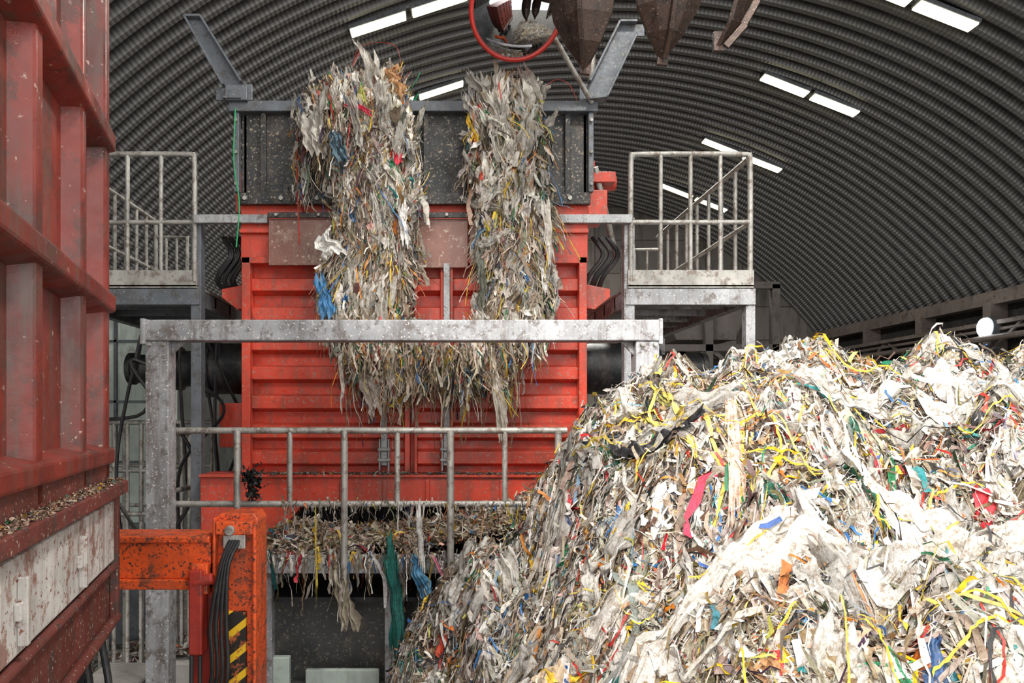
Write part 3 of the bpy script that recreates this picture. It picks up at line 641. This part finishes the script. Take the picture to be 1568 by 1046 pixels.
piece(1.6, 2.9, (.2, -1, 0), .5, .18, (.80, .79, .76), True, 'film_streamer'); piece(2.2, 3.0, (.7, -.7, 0), .4, .18, (.74, .71, .65), True, 'film_crumple')
lay(170, (.7, 4.4, 2.0, 4.95), (.25, .8), (.009, .016), .04, .5, 'yellow_straps', lmin=.12, seg=20, curl=.55, bend=.05, kink=.01, roll=.4, C=[(.84, .58, .03), (.78, .62, .12)])
lay(24, (.9, 1.6, 3.4, 4.6), (.4, .7), (.02, .028), .03, 1.5, 'wide_yellow_straps', lmin=.12, seg=20, curl=.2, bend=.05, kink=.01, roll=.4, C=[(.78, .62, .12)])
lay(340, near, (.15, .45), (.008, .016), .04, .5, 'coloured_straps', lmin=.11, seg=14, curl=.4, bend=.05, kink=.015, roll=.5, C=[(.58, .04, .03), (.04, .2, .55), (.03, .28, .13), (.72, .25, .04), (.03, .25, .25)])
lay(220, near, (.25, .8), (.006, .012), .04, .5, 'black_cables', lmin=.11, seg=20, curl=.6, bend=.05, kink=.01, C=[(.015, .015, .017)])
P, N = psurf(80, *near); n = len(P); D = rs.randn(n, 3)
o = sheets(P, N, nrm(D-N*np.sum(D*N, 1)[:, None]), .10+.22*rs.rand(n), .05+.08*rs.rand(n), 'dark_scraps', WP, np.array([[.03, .03, .035], [.02, .10, .06], [.03, .08, .2], [.12, .08, .05]])[rs.randint(0, 4, n)], g=12, amp=.8)
drape_over(o, 144, .11)

# hanging clumps
def clump(prof, name, n, yfun):
    E = empty(name); prof = np.array(prof)[::-1]
    zz, xa, xb = prof[:, 0], prof[:, 1]+.05, prof[:, 2]-.05
    def surf(th, z):
        xc = (np.interp(z, zz, xa)+np.interp(z, zz, xb))/2; rx = (np.interp(z, zz, xb)-np.interp(z, zz, xa))/2
        yc, ry = yfun(z); k = 1+.40*fbm(th*1.6+5, z*3)
        return np.stack([xc+rx*k*np.cos(th), yc+ry*k*np.sin(th), z+0*th], -1), rx, ry
    th = np.linspace(0, 2*np.pi, 41); z = np.linspace(zz[0], zz[-1], 60); T, Z_ = np.meshgrid(th, z, indexing='ij')
    V, _, _ = surf(T, Z_); c = V.mean(0, keepdims=True); V[:, :, :2] = c[:, :, :2]+(V[:, :, :2]-c[:, :, :2])*.84
    I, J = np.meshgrid(np.arange(40), np.arange(59), indexing='ij'); q = (I*60+J).ravel()
    V = V.reshape(-1, 3); emit_mesh('core', V, np.stack([q, q+60, q+61, q+1], -1), np.ones((len(V), 3))*.3, M_core, E)
    def go(n, Lr, Wr, nm, sp=.42, lp=2, C=None, out=0., **kw):
        zt = zz[0]+(zz[-1]-zz[0])*rs.rand(n); th = rs.rand(n)*2*np.pi; P, rx, ry = surf(th, zt)
        N = nrm(np.stack([np.cos(th)/np.maximum(rx, .05), np.sin(th)/np.maximum(ry, .05), .2+0*th+.8*(zt > zz[-1]-.3)], -1))
        fl = fbm(P[:, 0]*3+9, P[:, 2]*2)*1.3
        D = nrm(np.stack([fl, 0*fl, -1+0*fl], -1)+rs.randn(n, 3)*sp); L = Lr[0]+(Lr[1]-Lr[0])*rs.rand(n)**lp; W = Wr[0]+(Wr[1]-Wr[0])*rs.rand(n)**2.5
        cc = np.clip(cols(n)*np.array([1.04, .99, .92]), 0, .9) if C is None else np.array(C)[rs.randint(0, len(C), n)]
        ribbons(P+N*(rs.rand(n, 1)*.05-.02+out), N, D, L, W, nm, E, t0=-.25, t1=.75, C=cc, **kw)
    go(n, (.12, .42), (.006, .026), 'shreds', .24, 1.6, curl=.16, bend=.10, kink=.03); go(n//6, (.03, .1), (.008, .03), 'flakes', .5)
    go(int(n*.7), (.2, .65), (.003, .009), 'fibres', .16, curl=.16, bend=.08, seg=10, kink=.015); go(n//6, (.2, .55), (.015, .05), 'rags', .18, seg=12, curl=.12, bend=.08, kink=.02)
    go(240, (.2, .8), (.006, .014), 'coloured_strings', .14, 1.3, out=.03, seg=14, curl=.14, bend=.05, kink=.01, C=[(.80, .56, .03), (.80, .56, .03), (.05, .2, .5), (.58, .04, .03), (.04, .3, .15), (.78, .27, .04), (.8, .78, .74)])
    m_ = 260; zt = zz[0]+(zz[-1]-zz[0])*rs.rand(m_); th = np.pi+rs.rand(m_)*np.pi; P, rx, ry = surf(th, zt); N = np.stack([np.cos(th), np.sin(th), .3+0*th], -1)
    D = nrm(np.array([0, 0, -1.])+rs.randn(m_, 3)*.3); sheets(P+nrm(N)*.03, N, D, .10+.25*rs.rand(m_), .04+.08*rs.rand(m_), 'scraps', E, cols(m_), g=10, amp=.7)
    m_ = 56; zt = zz[0]+(zz[-1]-zz[0])*rs.rand(m_)**.8; th = np.pi+rs.rand(m_)*np.pi; P, rx, ry = surf(th, zt); N = np.stack([np.cos(th), np.sin(th), .3+0*th], -1)
    D = nrm(np.array([0, 0, -1.])+rs.randn(m_, 3)*.35); sheets(P+nrm(N)*.05, N, D, .2+.3*rs.rand(m_), .07+.11*rs.rand(m_), 'films', E, np.clip(np.array([.70, .67, .61])*(.6+.6*rs.rand(m_, 1)), 0, .9), g=18, amp=.8, mat=M_film)
    return E, surf
yf = lambda z: (np.interp(z, [3.3, 5.6, 5.95, 6.3], [6.72, 6.76, 7.0, 7.1]), np.interp(z, [3.3, 5.5, 5.95, 6.1, 6.3], [.13, .2, .36, .36, .12]))
E1, s1 = clump([(6.22, -.95, -.55), (6.18, -1.15, -.42), (6.08, -1.24, -.34), (5.86, -1.27, -.30), (5.59, -1.26, -.28), (5.29, -1.10, -.28), (4.93, -1.04, -.27), (4.63, -1.04, -.30), (4.45, -1.12, -.34), (4.15, -1.14, -.40), (3.90, -1.15, -.36), (3.65, -.95, -.2), (3.4, -.8, -.1)],
      'hanging_waste_clump', 9000, yf)
E2, s2 = clump([(6.10, .45, .76), (6.04, .30, .84), (5.95, .22, .88), (5.77, .2, .89), (5.35, .17, .88), (5.05, .23, .93), (4.63, .32, .94), (4.33, .34, .96), (4.03, .31, .95), (3.84, .25, .93), (3.57, .04, .64), (3.4, .1, .5)],
      'hanging_waste_clump', 7500, yf)
n = 5200; x = -.92+1.55*rs.rand(n); P = np.stack([x, 6.72+.12*rs.randn(n), 3.66-.10*np.abs(rs.randn(n))-.10*(1-((x+.15)/.85)**2)*rs.rand(n)], -1)
ribbons(P, np.tile([0, -1., .2], (n, 1)), np.array([0, 0, -1.])+rs.randn(n, 3)*.25, (.10+.30*rs.rand(n)**2)*(1-.4*np.abs((x+.15)/.85)**2), .005+.018*rs.rand(n)**2, 'lower_shreds', E1, t0=-.2, t1=.8, curl=.15, bend=.1, kink=.02, C=cols(n)*np.array([.78, .70, .59]))
n = 280; x = -.93+1.6*rs.rand(n); P = np.stack([x, 6.62+.1*rs.rand(n), 3.55+0*x], -1)
ribbons(P, np.tile([0, -1., 0], (n, 1)), np.array([0, 0, -1.])+rs.randn(n, 3)*.08, .25+.6*rs.rand(n)**2.3, .005+.02*rs.rand(n)**2, 'dangling_strands', E1, t0=0, t1=1, seg=12, curl=.08, bend=.06, kink=.015, C=cols(n)*np.array([.85, .78, .68]))
def rag(x, y, z, L, W, c, nm, par, dx=0):
    sheets(np.array([[x, y, z-L/2]]), np.array([[0, -1., .05]]), np.array([[dx, 0, -1.]]), np.array([L]), np.array([W]), nm, par, np.array([c]), g=26, amp=.55)
rag(.47, 6.55, 3.5, .62, .11, (.66, .62, .55), 'rag_long', E1); rag(-.95, 6.6, 3.65, .5, .05, (.72, .68, .62), 'rag_thin', E1); rag(-.72, 6.58, 3.45, .42, .16, (.42, .36, .32), 'rag_brown', E1, .3)
rag(-1.10, 6.50, 4.25, .36, .16, (.06, .22, .45), 'rag_blue', E1); rag(-.93, 6.46, 5.55, .3, .16, (.08, .15, .20), 'rag_navy', E1); rag(-1.18, 6.5, 5.75, .45, .24, (.45, .42, .38), 'rag_grey', E1)
rag(-1.02, 6.5, 4.68, .25, .24, (.78, .78, .75), 'rag_white', E1, .5); rag(-.36, 6.5, 4.9, .35, .1, (.8, .8, .78), 'rag_white2', E1); rag(-.78, 6.50, 5.86, .22, .06, (.70, .04, .08), 'rag_red', E1, 1.8)
rag(-.46, 6.72, 6.22, .25, .22, (.45, .24, .10), 'rag_ochre', E1); rag(.9, 6.5, 4.9, .5, .1, (.6, .57, .52), 'rag_side', E2); rag(.3, 6.6, 4.5, .5, .1, (.12, .13, .10), 'rag_dark', E2)
b = MB()
b.tube(spline([(-.9, 6.9, 6.2), (-.82, 6.9, 6.5), (-.5, 6.9, 6.52), (-.42, 6.9, 6.3)]), .003, 5); b.tube(spline([(-1.37, 6.75, 5.7), (-1.38, 6.74, 5.3), (-1.36, 6.75, 4.6)]), .006, 5)
b.tube(spline([(.85, 6.9, 6.0), (1.0, 6.9, 6.18), (1.15, 6.9, 6.15), (1.25, 6.9, 5.95)]), .003, 5); b.beam((-.93, 6.85, 6.2), (-.80, 6.85, 6.45), .03, .01)
b.obj('wire_loops', M_redd, E1)
MB().tube(spline([(-1.98, 6.85, 5.9), (-1.99, 6.84, 5.4), (-1.94, 6.84, 5.0), (-1.97, 6.85, 4.6)]), .006, 5).obj('green_cord', flatmat('cord_green', (.05, .45, .18)), SH)
n = 200; P = np.stack([-1.33+.04*rs.randn(n), 6.78+.03*rs.randn(n), 5.9-.9*rs.rand(n)], -1)
ribbons(P, np.tile([0, -1., 0], (n, 1)), np.array([0, 0, -1.])+rs.randn(n, 3)*.2, .1+.2*rs.rand(n), .005+.02*rs.rand(n)**2, 'side_tuft', E1, C=cols(n)*.7, curl=.1, bend=.08)

# waste on conveyor
WC = empty('conveyor_waste')
hx = np.array([-1.62, -1.3, -.8, -.2, .3, .9, 1.3]); hz = np.array([1.93, 1.98, 2.00, 2.0, 2.10, 2.30, 2.35])
def hconv(x, y): return np.interp(x, hx, hz)-.5*((y-6.3)/.5)**2*.16+.14*fbm(x*4, y*4)
xs = np.linspace(-1.62, 1.1, 70); ys = np.linspace(5.84, 6.78, 30); X, Y = np.meshgrid(xs, ys, indexing='ij'); V = np.stack([X, Y, hconv(X, Y)-.02], -1).reshape(-1, 3)
I, J = np.meshgrid(np.arange(69), np.arange(29), indexing='ij'); q = (I*30+J).ravel(); emit_mesh('core', V, np.stack([q, q+30, q+31, q+1], -1), np.ones((len(V), 3))*.3, M_core, WC)
n = 10000; x = -1.6+2.7*rs.rand(n); y = 5.84+.92*rs.rand(n)
D = rs.randn(n, 3)*np.array([1, 1, .35]); P = np.stack([x, y, hconv(x, y)+.05*rs.rand(n)], -1); N = np.tile([0, -.3, 1.], (n, 1))+rs.randn(n, 3)*.2
ribbons(P, N, D, .05+.22*rs.rand(n)**2, .005+.024*rs.rand(n)**2, 'shreds', WC, C=np.clip(cols(n)*np.array([1.1, 1.03, .93]), 0, .9))
n = 420; x = -1.6+2.6*rs.rand(n); P = np.stack([x, 5.79-.02*rs.rand(n), 1.93+.03*rs.randn(n)], -1)
ribbons(P, np.tile([0, -1., 0], (n, 1)), np.array([0, 0, -1.])+rs.randn(n, 3)*.15, .05+.45*rs.rand(n)**3.5, .005+.025*rs.rand(n)**2, 'hanging_strips', WC, t0=0, t1=1, seg=8, C=cols(n)*.85, curl=.08, bend=.05, kink=.02)
n = 260; x = -1.3+2.2*rs.rand(n); P = np.stack([x, 5.76-.02*rs.rand(n), 2.33+.02*rs.randn(n)], -1)
ribbons(P, np.tile([0, -1., 0], (n, 1)), np.array([0, 0, -1.])+rs.randn(n, 3)*.25, .04+.3*rs.rand(n)**4, .004+.014*rs.rand(n)**2, 'rail_strips', WC, t0=0, t1=1, seg=7, C=cols(n)*.7, curl=.08, bend=.05, kink=.02)
rag(-.80, 5.74, 1.78, .42, .20, (.42, .38, .30), 'rag_beige', WC, .0); rag(-.42, 5.73, 2.0, .9, .15, (.02, .15, .13), 'rag_teal', WC, .05); rag(-.2, 5.72, 2.33, .5, .06, (.75, .75, .73), 'rag_white', WC)
rag(-.18, 5.74, 1.9, .3, .12, (.10, .30, .50), 'rag_blue', WC, .4); rag(-.05, 5.74, 1.95, .3, .03, (.75, .25, .35), 'rag_pink', WC, .4); rag(-1.02, 5.72, 2.25, .6, .02, (.7, .55, .08), 'strap_yellow', WC)
rag(-.15, 5.76, 1.7, .45, .1, (.10, .09, .08), 'rag_black', WC, .2)
n = 120; P = np.array([-1.53, 5.74, 2.50])+rs.randn(n, 3)*np.array([.035, .015, .055]); ribbons(P, rs.randn(n, 3), rs.randn(n, 3), .03+.05*rs.rand(n), .012+.025*rs.rand(n), 'black_tangle', WC, C=np.full((n, 3), .02))
n = 700; P = np.stack([-1.9+3.0*rs.rand(n), 6.83+.06*rs.rand(n), 2.475+.01*rs.rand(n)], -1)
ribbons(P, np.tile([0, 0., 1], (n, 1)), rs.randn(n, 3)*[1, .6, .15], .02+.05*rs.rand(n), .004+.012*rs.rand(n), 'ledge_crumbs', WC, C=cols(n)*.4)
FL = empty('floor_litter')
n = 5000; x = -4.2+4.0*rs.rand(n); y = 5.0+5*rs.rand(n); P = np.stack([x, y, .02+.06*rs.rand(n)], -1)
ribbons(P, np.tile([0, 0., 1], (n, 1)), rs.randn(n, 3)*[1, 1, .2], .05+.25*rs.rand(n), .01+.04*rs.rand(n)**2, 'litter', FL, C=cols(n)*.7)
n = 300; P = np.stack([-2.5+.85*rs.rand(n), 6.17+.16*rs.rand(n), 1.0+.03*rs.rand(n)], -1); ribbons(P, np.tile([0, 0., 1], (n, 1)), rs.randn(n, 3)*[1, 1, .3], .05+.12*rs.rand(n), .01+.02*rs.rand(n), 'block_litter', CB, C=cols(n)*.6)
n = 3000; P = np.stack([3.2*rs.rand(n), -.02+.11*rs.rand(n), 2.692+.015*rs.rand(n)**2], -1)
ribbons(P, np.tile([0, 0., 1], (n, 1))+rs.randn(n, 3)*.4, rs.randn(n, 3)*[1, 1, .3], .006+.022*rs.rand(n)**2, .004+.010*rs.rand(n)**2, 'ledge_dirt', TR, C=np.clip(cols(n)*np.array([.7, .55, .47]), 0, .8), seg=3)

# ------------------------------------------------------------------ light and camera
W_ = bpy.data.worlds.new('overcast_sky'); scene.world = W_; W_.use_nodes = True
W_.node_tree.nodes['Background'].inputs[0].default_value = (1, .98, .95, 1); W_.node_tree.nodes['Background'].inputs[1].default_value = 1.9
sd = bpy.data.lights.new('hazy_sun', 'SUN'); sd.energy = 3.5; sd.angle = math.radians(20); sd.color = (1, .95, .88)
so = bpy.data.objects.new('hazy_sun', sd); COL.objects.link(so); so.rotation_euler = (math.radians(55), 0, math.radians(-24)); so.location = (0, -6, 9)
for i, (x, y, z) in enumerate(((2.5, 3.0, 9.9), (2.5, 12, 9.9), (2.5, 19, 9.9))):
    ld = bpy.data.lights.new('overhead_fill', 'AREA'); ld.energy = 380; ld.size = 1.2; ld.color = (1, .97, .9)  # unseen area lights added under the vault to brighten the hall
    lo = bpy.data.objects.new('overhead_fill', ld); COL.objects.link(lo); lo.location = (x, y, z)
cam = bpy.data.cameras.new('camera'); cam.sensor_width = 36; cam.lens = 1120/1568*36; cam.shift_x = .0638; cam.shift_y = .0746
co = bpy.data.objects.new('camera', cam); COL.objects.link(co); co.location = (0, 0, 3.0); co.rotation_euler = (math.pi/2, 0, 0); scene.camera = co
try:
    scene.view_settings.view_transform = 'Standard'; scene.view_settings.look = 'None'
except Exception: pass
scene.view_settings.exposure = 0.38
